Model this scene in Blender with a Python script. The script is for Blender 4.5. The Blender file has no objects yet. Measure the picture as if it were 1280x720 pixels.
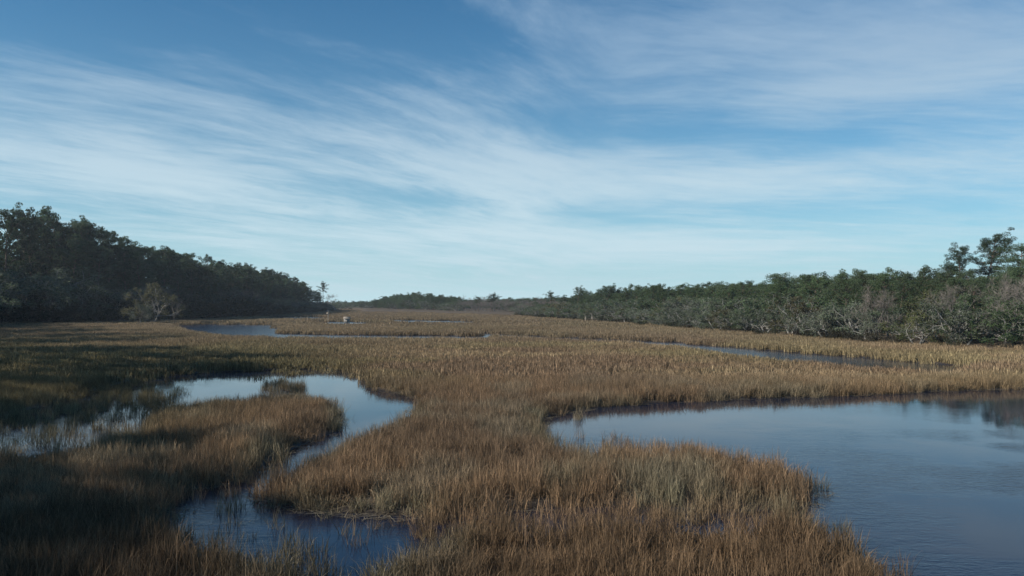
import bpy, math, random
import numpy as np
from mathutils import Vector, Matrix

SC = bpy.context.scene
C = SC.collection
R = math.radians
rng = np.random.default_rng(7)
random.seed(7)

# ------------------------------------------------------------------ camera
CAM_H = 6.5          # a drone a little above the reeds
FPX = 985.0          # focal length in pixels of a 1280 wide frame
PITCH = math.atan(17.0 / FPX)
cam_d = bpy.data.cameras.new("camera")
cam = bpy.data.objects.new("camera", cam_d)
C.objects.link(cam)
cam.location = (0, 0, CAM_H)
cam.rotation_euler = (math.pi / 2 + PITCH, 0, 0)
cam_d.sensor_width = 36.0
cam_d.lens = FPX / 1280.0 * 36.0
cam_d.clip_start = 0.1
cam_d.clip_end = 20000
SC.camera = cam
SC.render.resolution_x = 1024
SC.render.resolution_y = 576

# ------------------------------------------------------------------ light and exposure
SUN_EL = 27.0
SUN_AZ = -113.0       # degrees clockwise from +Y (the view direction): the sun stands to the left
SC.view_settings.view_transform = 'Standard'
SC.view_settings.look = 'None'
SC.view_settings.gamma = 1.0
SC.view_settings.exposure = 0.3
SC.cycles.max_bounces = 6
SC.cycles.diffuse_bounces = 2
SC.cycles.glossy_bounces = 3
SC.cycles.transmission_bounces = 2
SC.cycles.volume_bounces = 1
SC.cycles.transparent_max_bounces = 6
SC.cycles.use_adaptive_sampling = True
SC.cycles.caustics_reflective = False
SC.cycles.caustics_refractive = False

sun_d = bpy.data.lights.new("sun", 'SUN')
sun_d.energy = 5.0
sun_d.angle = R(0.55)
sun_d.color = (1.0, 0.93, 0.84)
sun = bpy.data.objects.new("sun", sun_d)
C.objects.link(sun)
sdir = Vector((math.sin(R(SUN_AZ)) * math.cos(R(SUN_EL)), math.cos(R(SUN_AZ)) * math.cos(R(SUN_EL)), math.sin(R(SUN_EL))))
sun.rotation_euler = sdir.to_track_quat('Z', 'Y').to_euler()
sun.location = (-200, 0, 200)


class NT:
    """small helper to write node trees"""
    def __init__(s, tree):
        s.t = tree
        s.n = tree.nodes
        s.l = tree.links

    def node(s, typ, props=None, **ins):
        n = s.n.new(typ)
        for k, v in (props or {}).items():
            setattr(n, k, v)
        for k, v in ins.items():
            key = int(k[1:]) if k[0] == '_' and k[1:].isdigit() else k.replace('_', ' ')
            s.set(n.inputs[key], v)
        return n

    def set(s, sock, v):
        if isinstance(v, bpy.types.NodeSocket):
            s.l.new(v, sock)
        elif isinstance(v, bpy.types.Node):
            s.l.new(v.outputs[0], sock)
        else:
            if isinstance(v, (tuple, list)) and len(v) == 3 and sock.type == 'RGBA':
                v = (*v, 1.0)
            sock.default_value = v

    def m(s, op, a, b=0.0, c=0.0, clamp=False):
        n = s.node('ShaderNodeMath', {'operation': op, 'use_clamp': clamp}, _0=a, _1=b)
        if op in ('MULTIPLY_ADD', 'SMOOTH_MIN'):
            s.set(n.inputs[2], c)
        return n.outputs[0]

    def v(s, op, a, b=(0, 0, 0)):
        n = s.node('ShaderNodeVectorMath', {'operation': op}, _0=a, _1=b)
        return n.outputs['Value'] if op in ('LENGTH', 'DOT_PRODUCT') else n.outputs[0]

    def noise(s, vec, scale, detail=4.0, rough=0.55, dist=0.0, color=False):
        n = s.node('ShaderNodeTexNoise', {'noise_dimensions': '3D'}, Vector=vec, Scale=scale, Detail=detail, Roughness=rough, Distortion=dist)
        return n.outputs['Color'] if color else n.outputs['Fac']

    def mapr(s, val, a, b, c=0.0, d=1.0, smooth=True):
        n = s.node('ShaderNodeMapRange', {'interpolation_type': 'SMOOTHSTEP' if smooth else 'LINEAR', 'clamp': True})
        for i, x in enumerate((val, a, b, c, d)):
            s.set(n.inputs[i], x)
        return n.outputs[0]

    def mix(s, f, a, b, mode='MIX'):
        n = s.n.new('ShaderNodeMix')
        n.data_type = 'RGBA'
        n.blend_type = mode
        s.set(n.inputs['Factor'], f)
        s.set(n.inputs[6], a)
        s.set(n.inputs[7], b)
        return n.outputs[2]


# ------------------------------------------------------------------ sky
world = bpy.data.worlds.new("World")
SC.world = world
world.use_nodes = True
world.node_tree.nodes.clear()
W = NT(world.node_tree)
sky = W.node('ShaderNodeTexSky', {'sky_type': 'NISHITA', 'sun_disc': False, 'sun_elevation': R(SUN_EL),
                                  'sun_rotation': R(SUN_AZ), 'altitude': 0.0, 'air_density': 1.0, 'dust_density': 0.5, 'ozone_density': 2.4})
SKY_K = 0.10
d = W.node('ShaderNodeTexCoord').outputs['Generated']
sep = W.node('ShaderNodeSeparateXYZ', _0=d)
dx, dy, dz = sep.outputs
dzc = W.m('MAXIMUM', dz, 0.0)
den = W.m('ADD', dzc, 0.06)
px = W.m('DIVIDE', dx, den)
py = W.m('DIVIDE', dy, den)
pl = W.node('ShaderNodeCombineXYZ', _0=px, _1=py, _2=0.0).outputs[0]


def streaks(angle, along, across, seed, detail=6.0, rough=0.6, warp=0.5):
    wn = W.noise(W.node('ShaderNodeMapping', {}, Vector=pl, Location=(seed * 3.1, seed, 0), Scale=(0.35, 0.35, 1)).outputs[0], 1.0, 3.0, 0.5, 0, True)
    wv = W.v('SCALE', W.v('SUBTRACT', wn, (0.5, 0.5, 0.5)))
    wv.node.inputs['Scale'].default_value = warp
    p = W.v('ADD', pl, wv)
    p = W.node('ShaderNodeMapping', {}, Vector=p, Rotation=(0, 0, -angle)).outputs[0]
    p = W.node('ShaderNodeMapping', {}, Vector=p, Location=(seed, seed * 1.7, seed), Scale=(along, across, 1)).outputs[0]
    return W.noise(p, 1.0, detail, rough)


sA = streaks(R(58), 0.34, 1.10, 2.3, warp=1.5)          # wisps that run away to the upper left
sB = streaks(R(3), 0.30, 0.70, 5.1, warp=1.6)           # bands across the right side
fine = streaks(R(52), 1.7, 5.0, 9.2, 9.0, 0.68, warp=1.2)
fineB = streaks(R(8), 1.2, 3.2, 3.7, 9.0, 0.70, warp=1.3)


def blob(x, y, w, h, rot=0.0):
    """a soft patch of cloud cover round the direction seen at pixel x, y; w and h in degrees"""
    az = math.atan((x - 640) / FPX)
    el = math.atan((377 - y) / FPX)
    # coordinates of the direction: azimuth and elevation
    a = W.m('SUBTRACT', AZ, az)
    e = W.m('SUBTRACT', EL, el)
    c, s_ = math.cos(rot), math.sin(rot)
    u = W.m('ADD', W.m('MULTIPLY', a, c), W.m('MULTIPLY', e, s_))
    v = W.m('ADD', W.m('MULTIPLY', a, -s_), W.m('MULTIPLY', e, c))
    u = W.m('DIVIDE', u, R(w))
    v = W.m('DIVIDE', v, R(h))
    r2 = W.m('ADD', W.m('MULTIPLY', u, u), W.m('MULTIPLY', v, v))
    return W.m('EXPONENT', W.m('MULTIPLY', r2, -1.0))


AZ = W.m('ARCTAN2', dx, dy)
EL = W.m('ARCSINE', dz)
cover = None
for (x, y, w, h, rot, k) in [
        (170, 215, 17, 3.2, -0.10, 0.33),
        (860, 125, 13, 1.4, -0.05, 0.20),
        (700, 215, 10, 1.6, -0.1, 0.12),
        (380, 60, 9, 0.7, -0.35, 0.08),
        (200, 140, 12, 1.0, -0.15, 0.12),
        (330, 262, 10, 1.8, -0.10, 0.16),
        (470, 190, 15, 1.9, -0.22, 0.24),
        (560, 140, 8, 1.6, -0.30, 0.14),
        (780, 235, 15, 2.4, -0.03, 0.24),
        (600, 305, 14, 2.2, 0.0, 0.26),
        (930, 312, 17, 1.6, 0.0, 0.26),
        (980, 30, 16, 3.2, 0.05, 0.27),
        (1180, 100, 13, 3.5, 0.0, 0.24),
        (1150, 225, 14, 2.2, 0.0, 0.25),
        (620, 8, 3, 1.0, -0.5, 0.10),
        (150, 60, 20, 3.0, 0, -0.16),
        (540, 30, 7, 3.0, 0, -0.10),
        (720, 145, 7, 1.6, 0.05, -0.17),
        (530, 249, 5, 0.7, -0.08, -0.26),
        (690, 275, 7, 0.6, 0.0, -0.12),
        (1000, 275, 12, 0.9, 0, -0.12),
        (880, 155, 9, 1.0, -0.03, -0.05),
        (330, 130, 8, 1.6, -0.2, -0.05)]:
    b = W.m('MULTIPLY', blob(x, y, w, h, rot), k)
    cover = b if cover is None else W.m('ADD', cover, b)
rightness = W.mapr(AZ, R(0), R(12))
sM = W.m('ADD', W.m('MULTIPLY', sA, W.m('SUBTRACT', 1.0, rightness)), W.m('MULTIPLY', sB, rightness))
fM = W.m('ADD', W.m('MULTIPLY', fine, W.m('SUBTRACT', 1.0, rightness)), W.m('MULTIPLY', fineB, rightness))
tot = W.m('ADD', W.m('MULTIPLY', sM, 1.20), W.m('MULTIPLY', fM, 0.80))
tot = W.m('SUBTRACT', tot, 0.10)
tot = W.m('ADD', tot, cover)
tot = W.m('SUBTRACT', tot, W.mapr(EL, R(17), R(30), 0.0, 0.22))   # the veil thins out upwards
cl = W.mapr(tot, 0.77, 1.46)
cl = W.m('MULTIPLY', cl, 0.86)
# thin bright veil down at the horizon
veil = W.m('EXPONENT', W.m('MULTIPLY', W.m('MAXIMUM', EL, 0.0), -1.0 / R(7.6)))
base = W.mix(1.0, sky.outputs[0], (0.13, 0.57, 0.80), 'MULTIPLY')
hz = (5.0, 6.95, 7.5)
c1 = W.mix(W.m('MULTIPLY', veil, 0.92), base, hz)
cloudcol = W.mix(W.mapr(EL, R(4), R(20)), (5.1, 6.4, 7.0), (2.7, 3.9, 5.3))
c2 = W.mix(cl, c1, cloudcol)
bg = W.node('ShaderNodeBackground', Color=c2, Strength=SKY_K)
W.l.new(bg.outputs[0], W.node('ShaderNodeOutputWorld').inputs[0])


# ------------------------------------------------------------------ helpers: pixels, meshes, tags
def P(x, y, z=0.0):
    """the point of the plane of height z seen at pixel x, y of the photograph"""
    u, v = (x - 640) / FPX, (360 - y) / FPX
    c, s = math.cos(PITCH), math.sin(PITCH)
    dxx, dyy, dzz = u, c - v * s, s + v * c
    t = (z - CAM_H) / dzz
    return (dxx * t, dyy * t)


def PD(x, D):
    """x coordinate of the vertical line through pixel column x at depth D"""
    return (x - 640) / FPX * D


def pix(X, Y, Z=0.0):
    """pixel of a point (pitch is small: good to a pixel)"""
    c, s = math.cos(PITCH), math.sin(PITCH)
    f = Y * c + (Z - CAM_H) * s
    up = -Y * s + (Z - CAM_H) * c
    return 640 + FPX * X / f, 360 - FPX * up / f


class MB:
    """collects geometry for one mesh"""
    def __init__(s):
        s.v, s.f, s.t, s.n = [], [], [], 0

    def add(s, verts, faces, tint=0.5):
        verts = np.asarray(verts, float)
        s.v.append(verts)
        faces = np.asarray(faces, int)
        s.f.append(faces + s.n)
        tt = np.full(len(verts), tint) if np.isscalar(tint) else np.asarray(tint)
        s.t.append(tt)
        s.n += len(verts)

    def tube(s, pts, rad, k=6, tint=0.5, cap=False):
        pts = np.asarray(pts, float)
        n = len(pts)
        tan = np.gradient(pts, axis=0)
        tan /= np.linalg.norm(tan, axis=1)[:, None] + 1e-9
        ref = np.array([0.31, 0.95, 0.1])
        a = np.cross(tan, ref)
        a /= np.linalg.norm(a, axis=1)[:, None] + 1e-9
        b = np.cross(tan, a)
        ang = np.linspace(0, 2 * np.pi, k, endpoint=False)
        rad = np.asarray(rad, float).reshape(-1, 1, 1)
        ring = a[:, None, :] * np.cos(ang)[None, :, None] + b[:, None, :] * np.sin(ang)[None, :, None]
        v = (pts[:, None, :] + ring * rad).reshape(-1, 3)
        fs = []
        for i in range(n - 1):
            for j in range(k):
                j2 = (j + 1) % k
                fs.append((i * k + j, i * k + j2, (i + 1) * k + j2, (i + 1) * k + j))
        s.add(v, fs, tint)

    def quads(s, cen, size, tint, flat=0.0, asp=0.6, axis=None):
        """one small leaf-sized face at each centre"""
        n = len(cen)
        a = rng.normal(size=(n, 3)) if axis is None else axis + rng.normal(size=(n, 3)) * 0.25
        a[:, 2] *= (1 - flat)
        a /= np.linalg.norm(a, axis=1)[:, None]
        b = np.cross(a, rng.normal(size=(n, 3)))
        b /= np.linalg.norm(b, axis=1)[:, None]
        sz = (np.asarray(size) * rng.uniform(0.6, 1.35, n))[:, None]
        a = a * sz
        b = b * sz * asp
        v = np.stack([cen - a, cen + b * 0.9, cen + a, cen - b * 0.9], 1).reshape(-1, 3)
        f = np.arange(n * 4).reshape(n, 4)
        s.add(v, f, np.repeat(tint, 4))

    def mesh(s, name, mat, smooth=False):
        me = bpy.data.meshes.new(name)
        v = np.concatenate(s.v)
        me.vertices.add(len(v))
        me.vertices.foreach_set('co', v.ravel())
        loops, starts, pos = [], [], 0
        for f in s.f:
            if len(f) == 0:
                continue
            k = f.shape[1]
            loops.append(f.ravel())
            starts.append(pos + np.arange(len(f)) * k)
            pos += f.size
        loops = np.concatenate(loops)
        starts = np.concatenate(starts)
        me.loops.add(len(loops))
        me.loops.foreach_set('vertex_index', loops)
        me.polygons.add(len(starts))
        me.polygons.foreach_set('loop_start', starts)
        if smooth:
            me.polygons.foreach_set('use_smooth', np.ones(len(starts), bool))
        at = me.attributes.new('tint', 'FLOAT', 'POINT')
        at.data.foreach_set('value', np.concatenate(s.t).astype(np.float32))
        me.materials.append(mat)
        me.update(calc_edges=True)
        me.validate()
        return me


def obj(name, me, parent=None, **props):
    o = bpy.data.objects.new(name, me)
    C.objects.link(o)
    if parent is not None:
        o.parent = parent
    for k, v in props.items():
        o[k] = v
    return o


def thing(name, label, cat, loc=(0, 0, 0), rz=0.0, scale=(1, 1, 1), group=None):
    o = bpy.data.objects.new(name, None)
    C.objects.link(o)
    o.empty_display_size = 0.5
    o.location = loc
    o.rotation_euler = (0, 0, rz)
    o.scale = scale
    o['label'] = label
    o['category'] = cat
    if group:
        o['group'] = group
    return o


# ------------------------------------------------------------------ materials
def new_mat(name):
    m = bpy.data.materials.new(name)
    m.use_nodes = True
    m.node_tree.nodes.clear()
    return m, NT(m.node_tree)


def leaf_mat(name, ca, cb, cc=None, trans=0.25, rnd=0.35):
    """foliage: colour between ca and cb by leaf, shifted a little from tree to tree"""
    m, N = new_mat(name)
    t = N.node('ShaderNodeAttribute', {'attribute_name': 'tint'}).outputs['Fac']
    col = N.mix(t, ca, cb)
    r = N.node('ShaderNodeObjectInfo').outputs['Random']
    if cc:
        col = N.mix(N.m('MULTIPLY', N.mapr(r, 0.35, 1.0), 0.7), col, cc)
    br = N.m('ADD', N.m('MULTIPLY', N.m('FRACT', N.m('MULTIPLY', r, 7.31)), rnd * 2), 1 - rnd)
    col = N.mix(1.0, col, N.node('ShaderNodeCombineXYZ', _0=br, _1=br, _2=br).outputs[0], 'MULTIPLY')
    df = N.node('ShaderNodeBsdfDiffuse', Color=col)
    tr = N.node('ShaderNodeBsdfTranslucent', Color=col)
    mx = N.node('ShaderNodeMixShader', _0=trans, _1=df, _2=tr)
    N.l.new(mx.outputs[0], N.node('ShaderNodeOutputMaterial').inputs[0])
    return m


def bark_mat(name, ca, cb):
    m, N = new_mat(name)
    co = N.node('ShaderNodeTexCoord').outputs['Object']
    st = N.node('ShaderNodeMapping', {}, Vector=co, Scale=(6, 6, 1.2)).outputs[0]
    n = N.noise(st, 1.0, 5, 0.65)
    col = N.mix(N.mapr(n, 0.35, 0.65), ca, cb)
    bs = N.node('ShaderNodeBsdfPrincipled', Base_Color=col, Roughness=0.9)
    bs.inputs['Specular IOR Level'].default_value = 0.2
    bump = N.node('ShaderNodeBump', Strength=0.5, Distance=0.05, Height=n)
    N.l.new(bump.outputs[0], bs.inputs['Normal'])
    N.l.new(bs.outputs[0], N.node('ShaderNodeOutputMaterial').inputs[0])
    return m


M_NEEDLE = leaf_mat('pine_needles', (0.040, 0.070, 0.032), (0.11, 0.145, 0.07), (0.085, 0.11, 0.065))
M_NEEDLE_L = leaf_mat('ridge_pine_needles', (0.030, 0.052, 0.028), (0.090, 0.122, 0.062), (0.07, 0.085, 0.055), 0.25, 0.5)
M_OAKLEAF = leaf_mat('oak_leaves', (0.055, 0.078, 0.042), (0.145, 0.170, 0.105), (0.13, 0.14, 0.105))
M_OLIVE = leaf_mat('olive_leaves', (0.05, 0.06, 0.025), (0.13, 0.135, 0.06), (0.12, 0.10, 0.06))
M_SHRUB = leaf_mat('shrub_leaves', (0.020, 0.026, 0.015), (0.055, 0.060, 0.035), (0.05, 0.04, 0.03))
M_MOSS = leaf_mat('hanging_moss', (0.10, 0.108, 0.085), (0.20, 0.205, 0.17), None, 0.2, 0.2)
M_TWIG = leaf_mat('winter_twigs', (0.10, 0.090, 0.078), (0.22, 0.20, 0.175), (0.18, 0.15, 0.13), 0.05, 0.2)
M_BARK_PINE = bark_mat('pine_bark', (0.06, 0.042, 0.032), (0.17, 0.125, 0.10))
M_BARK_GREY = bark_mat('grey_bark', (0.12, 0.112, 0.10), (0.31, 0.295, 0.27))
M_BARK_MID = bark_mat('dull_grey_bark', (0.07, 0.063, 0.055), (0.17, 0.155, 0.14))
M_BARK_DARK = bark_mat('shrub_bark', (0.07, 0.06, 0.05), (0.18, 0.16, 0.14))


# ------------------------------------------------------------------ the shape of the marsh: water outlines
def poly(pts):
    out = []
    for p in pts:
        if len(p) == 4:          # world coordinates, marked by a fourth value
            out.append((p[0], p[1]))
        else:
            out.append(P(*p))
    return np.array(out)


G = 0.80   # the height at which the mass of the reed tops reads
WATER = {
    'big_pond': poly([(668, 532), (676, 523), (700, 516), (760, 508), (850, 502), (950, 498), (1050, 495), (1130, 491), (1200, 488), (1290, 486), (1500, 484),
                      (75, 50, 0, 1), (85, 15, 0, 1), (70, -20, 0, 1), (14, -14, 0, 1), (9.0, 6, 0, 1),
                      (1115, 745), (1088, 718), (1062, 695, .1), (1030, 668, .2), (1003, 650, .3), (975, 640, 0),
                      (1003, 628, 0), (1014, 615, 0), (1005, 596, .3), (975, 578, .6), (930, 562, G), (870, 550, G), (800, 546, G), (740, 549, G), (700, 551, G), (680, 543, .5)]),
    'left_pond': poly([(125, 486), (160, 476), (190, 470), (250, 466), (330, 463), (400, 461), (445, 463), (458, 479), (468, 488), (500, 491), (522, 497),
                       (520, 505, G), (498, 520, G), (440, 538, G), (395, 560, G), (365, 578, G), (338, 590, .6), (326, 603, .3), (332, 622), (380, 636), (470, 643), (560, 645), (620, 643),
                       (615, 650, .5), (545, 668, .6), (490, 688, .7), (455, 706, .7), (430, 745, .7),
                       (350, 770, .7), (385, 716, .7), (365, 694, .7), (325, 676, G), (270, 662, G), (215, 650, G), (196, 636, .5),
                       (215, 618), (262, 606), (310, 592), (345, 570), (385, 552), (416, 540), (422, 520, .1), (420, 500, .6), (400, 491, G), (350, 489, G),
                       (300, 493, G), (250, 497, G), (205, 500, G), (192, 515, G), (170, 530, G), (90, 548, G), (0, 558, G), (-200, 580, G), (-300, 540), (-100, 528), (0, 520), (50, 508), (95, 494)]),
    'cross_gap': poly([(600, 639), (680, 634), (800, 632), (900, 634), (985, 636), (1005, 646), (960, 650, .6), (800, 650, .6), (640, 655, .6)]),
    'right_creek': poly([(855, 429.5), (920, 434), (1000, 441.5), (1080, 447), (1150, 453.5), (1215, 459), (1225, 461), (1190, 461, .9), (1130, 457.0, .9), (1060, 452.5, .9), (980, 446.5, .9), (900, 437.0, .9), (855, 430.5, .9)]),
    'middle_creek': poly([(600, 416), (680, 421), (760, 424), (860, 428.5), (860, 429.6, .9), (760, 424.4, .8), (680, 421.3, .8), (600, 416.3, .8)]),
    'far_pond': poly([(210, 407.5), (260, 405.5), (343, 406.5), (352, 411), (350, 417), (420, 418.5), (520, 419.5), (612, 420.5), (612, 421.4, G), (520, 421.2, G), (420, 420.4, G), (340, 419.6, G), (285, 418.6, G), (235, 411.5, G)]),
    'far_creek': poly([(395, 402.3), (440, 402.6), (466, 403.2), (464, 405.2, .6), (396, 404.6, .6)]),
    'farther_creek': poly([(335, 396.2), (408, 396.8), (408, 398.2, .6), (335, 397.6, .6)]),
    'thin_slough': poly([(485, 400.3), (560, 401), (600, 402.4), (600, 403.6, .6), (520, 402.4, .6), (485, 401.4, .6)]),
    'sunlit_line': poly([(420, 388.9), (500, 389.6), (500, 390.3, .4), (420, 389.7, .4)]),
}
# sparse stands that grow up through the water: outline, density
SPARSE = [
    (poly([(-300, 535), (0, 517), (60, 505), (120, 488), (190, 472), (215, 490, .4), (200, 515, G), (150, 535, G), (0, 560, G), (-300, 590, G)]), 0.2),
    (poly([(128, 484), (190, 470), (225, 467), (230, 492, .5), (170, 500, .5)]), 0.10),
    (poly([(330, 464), (350, 462), (380, 466), (384, 492, G), (340, 492, G), (328, 478)]), 0.20),
    (poly([(392, 461), (458, 463), (466, 486), (440, 470), (400, 466)]), 0.16),
    (poly([(255, 606), (330, 575), (392, 545), (410, 552), (360, 585), (332, 604), (335, 628), (280, 632)]), 0.17),
    (poly([(196, 618), (300, 600), (330, 640), (300, 668, G), (196, 660, G)]), 0.18),
    (poly([(330, 640), (620, 640), (640, 655), (480, 700), (430, 745), (360, 745), (380, 700)]), 0.055),
    (poly([(350, 660, .3), (400, 668, .3), (410, 690, .5), (350, 700, .5)]), 0.25),
    (poly([(520, 643), (640, 640), (660, 660, .5), (540, 690, .5)]), 0.33),
    (poly([(590, 637), (700, 632), (1000, 634), (1010, 652), (700, 662, .5)]), 0.42),
    (poly([(975, 600), (1030, 600), (1036, 622), (990, 634)]), 0.22),
    (poly([(985, 636), (1050, 664), (1100, 705), (1125, 750), (1075, 745), (1040, 690)]), 0.22),
    (poly([(670, 540), (720, 520), (800, 548, .2), (760, 560, G), (690, 560, G)]), 0.06),
]


def inside(pts, pg):
    x, y = pts[:, 0], pts[:, 1]
    c = np.zeros(len(pts), bool)
    n = len(pg)
    j = n - 1
    for i in range(n):
        xi, yi = pg[i]
        xj, yj = pg[j]
        if yi != yj:
            c ^= ((yi > y) != (yj > y)) & (x < (xj - xi) * (y - yi) / (yj - yi) + xi)
        j = i
    return c


def dist(pts, pg):
    best = np.full(len(pts), 1e9)
    n = len(pg)
    for i in range(n):
        a = pg[i]
        b = pg[(i + 1) % n]
        ab = b - a
        L = (ab ** 2).sum() + 1e-12
        t = np.clip(((pts - a) @ ab) / L, 0, 1)
        q = a + t[:, None] * ab
        best = np.minimum(best, ((pts - q) ** 2).sum(1))
    return np.sqrt(best)


def water_sd(pts):
    """signed distance to the nearest water outline: negative in the water"""
    best = np.full(len(pts), 1e9)
    for pg in WATER.values():
        dd = dist(pts, pg)
        ins = inside(pts, pg)
        best = np.minimum(best, np.where(ins, -dd, dd))
    return best


def vnoise(x, y, seed=0):
    """cheap smooth value noise"""
    xi, yi = np.floor(x).astype(int), np.floor(y).astype(int)
    xf, yf = x - xi, y - yi
    xf = xf * xf * (3 - 2 * xf)
    yf = yf * yf * (3 - 2 * yf)

    def h(a, b):
        n = (a * 374761393 + b * 668265263 + seed * 362437) & 0x7fffffff
        n = ((n ^ (n >> 13)) * 1274126177) & 0x7fffffff
        return ((n ^ (n >> 16)) & 0xffff) / 65535.0
    return (h(xi, yi) * (1 - xf) + h(xi + 1, yi) * xf) * (1 - yf) + (h(xi, yi + 1) * (1 - xf) + h(xi + 1, yi + 1) * xf) * yf


def fbm(x, y, seed=0, o=4):
    t, a, s = 0, 0.5, 0
    for k in range(o):
        t = t + a * vnoise(x * 2 ** k, y * 2 ** k, seed + k)
        s += a
        a *= 0.5
    return t / s


# the wooded shores: lines (world) along which the woods stand, marsh on the inner side
RIGHT_SHORE = np.array([P(455, 388.2, .7), P(560, 391.5, .7), P(640, 394, .7), P(700, 398, .7), P(780, 403, .7), P(850, 409, .7), P(900, 414, .7), P(1000, 420.5, .7), P(1080, 426.5, .7), P(1180, 432, .7), P(1280, 436, .7), (84, 84), (112, 66), (128, 30), (135, -30)])
LEFT_SHORE = np.array([P(422, 388.0, .7), P(380, 391.5, .7), P(330, 394.5, .7), P(280, 397, .7), P(220, 399.5, .7), P(150, 401.5, .7), P(80, 402.5, .7), P(0, 403.5, .7), P(-60, 406, .7), (-126, 170), (-100, 130), (-73, 90), (-53, 60), (-44, 30), (-40, 0), (-40, -30)])


def wood_poly():
    rp = np.vstack([RIGHT_SHORE, [(900, -60), (2600, 2000), (0, 3000), (-200, 1500), (-136, 640)]])
    lp = np.vstack([[(-900, -60), (-2600, 2000), (-900, 2600), (-170, 700)], LEFT_SHORE])
    return rp, lp


WR, WL = wood_poly()


def ground_z(pts):
    sd = water_sd(pts)
    z = np.where(sd > 0, 0.05 + 0.10 * np.clip(sd / 1.2, 0, 1), -0.5 * np.clip(-sd / 1.0, 0, 1) + 0.05)
    z = z + (fbm(pts[:, 0] / 3, pts[:, 1] / 3, 5) - 0.5) * 0.05
    dr = np.where(inside(pts, WR), dist(pts, RIGHT_SHORE), 0)
    z += 0.9 * np.clip(dr / 6, 0, 1) + 1.0 * np.clip(dr / 60, 0, 1)
    dl = np.where(inside(pts, WL), dist(pts, LEFT_SHORE), 0)
    z += 0.9 * np.clip(dl / 6, 0, 1) + 3.2 * np.clip(dl / 40, 0, 1)
    return z


# ------------------------------------------------------------------ ground
rad = np.concatenate([[0.0], np.geomspace(1.2, 900, 330), np.geomspace(960, 9000, 14)])
angs = np.concatenate([np.linspace(-48, 48, 520), np.linspace(50, 310, 110)])
aa = np.radians(angs)
RR, AA = np.meshgrid(rad[1:], aa, indexing='ij')
gp = np.stack([RR * np.sin(AA), RR * np.cos(AA)], -1).reshape(-1, 2)
gp = np.vstack([[0, 0], gp])
gz = ground_z(gp)
gz[np.hypot(gp[:, 0], gp[:, 1]) > 3000] = 0.5
na = len(aa)
nr = len(rad) - 1
fs_q = []
i = np.arange(nr - 1)[:, None] * na
j = np.arange(na)[None, :]
j2 = (j + 1) % na
quad = np.stack([1 + i + j, 1 + i + j2, 1 + i + na + j2, 1 + i + na + j], -1).reshape(-1, 4)[:, ::-1]
tri = np.stack([np.zeros(na, int), 1 + (np.arange(na) + 1) % na, 1 + np.arange(na)], -1)
mb = MB()
mb.add(np.column_stack([gp, gz]), quad, 0.5)
mb.f.append(tri[:, ::-1])
mat, N = new_mat('marsh_mud')
pos = N.node('ShaderNodeNewGeometry').outputs['Position']
n1 = N.noise(pos, 0.25, 6, 0.6)
n2 = N.noise(pos, 3.0, 5, 0.65)
zc = N.node('ShaderNodeSeparateXYZ', _0=pos).outputs[2]
mud = N.mix(n1, (0.045, 0.034, 0.026), (0.105, 0.080, 0.058))
mud = N.mix(N.mapr(n2, 0.45, 0.7), mud, (0.13, 0.10, 0.07))
litter = N.mix(n2, (0.06, 0.045, 0.03), (0.13, 0.095, 0.06))
col = N.mix(N.mapr(zc, 0.4, 0.9), mud, litter)
wet = N.mapr(zc, 0.02, 0.14)
bs = N.node('ShaderNodeBsdfPrincipled', Base_Color=N.mix(wet, (0.03, 0.024, 0.02), col), Roughness=N.mapr(wet, 0, 1, 0.45, 0.95))
bs.inputs['Specular IOR Level'].default_value = 0.25
bm_ = N.node('ShaderNodeBump', Strength=0.6, Distance=0.08, Height=n2)
N.l.new(bm_.outputs[0], bs.inputs['Normal'])
N.l.new(bs.outputs[0], N.node('ShaderNodeOutputMaterial').inputs[0])
obj('marsh_ground', mb.mesh('marsh_ground', mat, True), kind='structure', label='dark wet mud and litter under the reeds and woods')

# ------------------------------------------------------------------ water: one sheet at z = 0
mat, N = new_mat('tidal_water')
pos = N.node('ShaderNodeNewGeometry').outputs['Position']
p2 = N.node('ShaderNodeMapping', {}, Vector=pos, Scale=(1.0, 2.2, 1.0), Rotation=(0, 0, R(8))).outputs[0]
rip = N.noise(p2, 2.6, 4, 0.6, 0.4)
rip2 = N.noise(p2, 0.7, 3, 0.5)
swell = N.noise(pos, 0.16, 3, 0.55)
calm = N.m('MULTIPLY', N.mapr(swell, 0.38, 0.60), N.mapr(N.node('ShaderNodeSeparateXYZ', _0=pos).outputs[1], 26.0, 46.0, 1.0, 0.12))                       # wind ruffles some of the surface and leaves some calm
hgt = N.m('ADD', N.m('MULTIPLY', rip, 0.7), N.m('MULTIPLY', rip2, 0.8))
bmp = N.node('ShaderNodeBump', Strength=N.m('ADD', N.m('MULTIPLY', calm, 0.40), 0.018), Distance=0.05, Height=hgt)
wyv = N.node('ShaderNodeSeparateXYZ', _0=pos).outputs[1]
open_ = N.mapr(wyv, 62.0, 95.0)                          # the open far creeks are ruffled by the wind all over
bs = N.node('ShaderNodeBsdfPrincipled', Base_Color=(0.007, 0.013, 0.032), Roughness=N.m('ADD', N.m('MULTIPLY', open_, 0.16), N.m('MULTIPLY_ADD', calm, 0.04, 0.02)), IOR=1.333)
bs.inputs['Specular IOR Level'].default_value = 0.37
N.l.new(bmp.outputs[0], bs.inputs['Normal'])
N.l.new(bs.outputs[0], N.node('ShaderNodeOutputMaterial').inputs[0])
mb = MB()
wx = np.linspace(-400, 400, 21)
wy = np.linspace(-120, 900, 25)
XX, YY = np.meshgrid(wx, wy, indexing='ij')
ii = (np.arange(20)[:, None] * 25 + np.arange(24)[None, :]).ravel()
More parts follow.
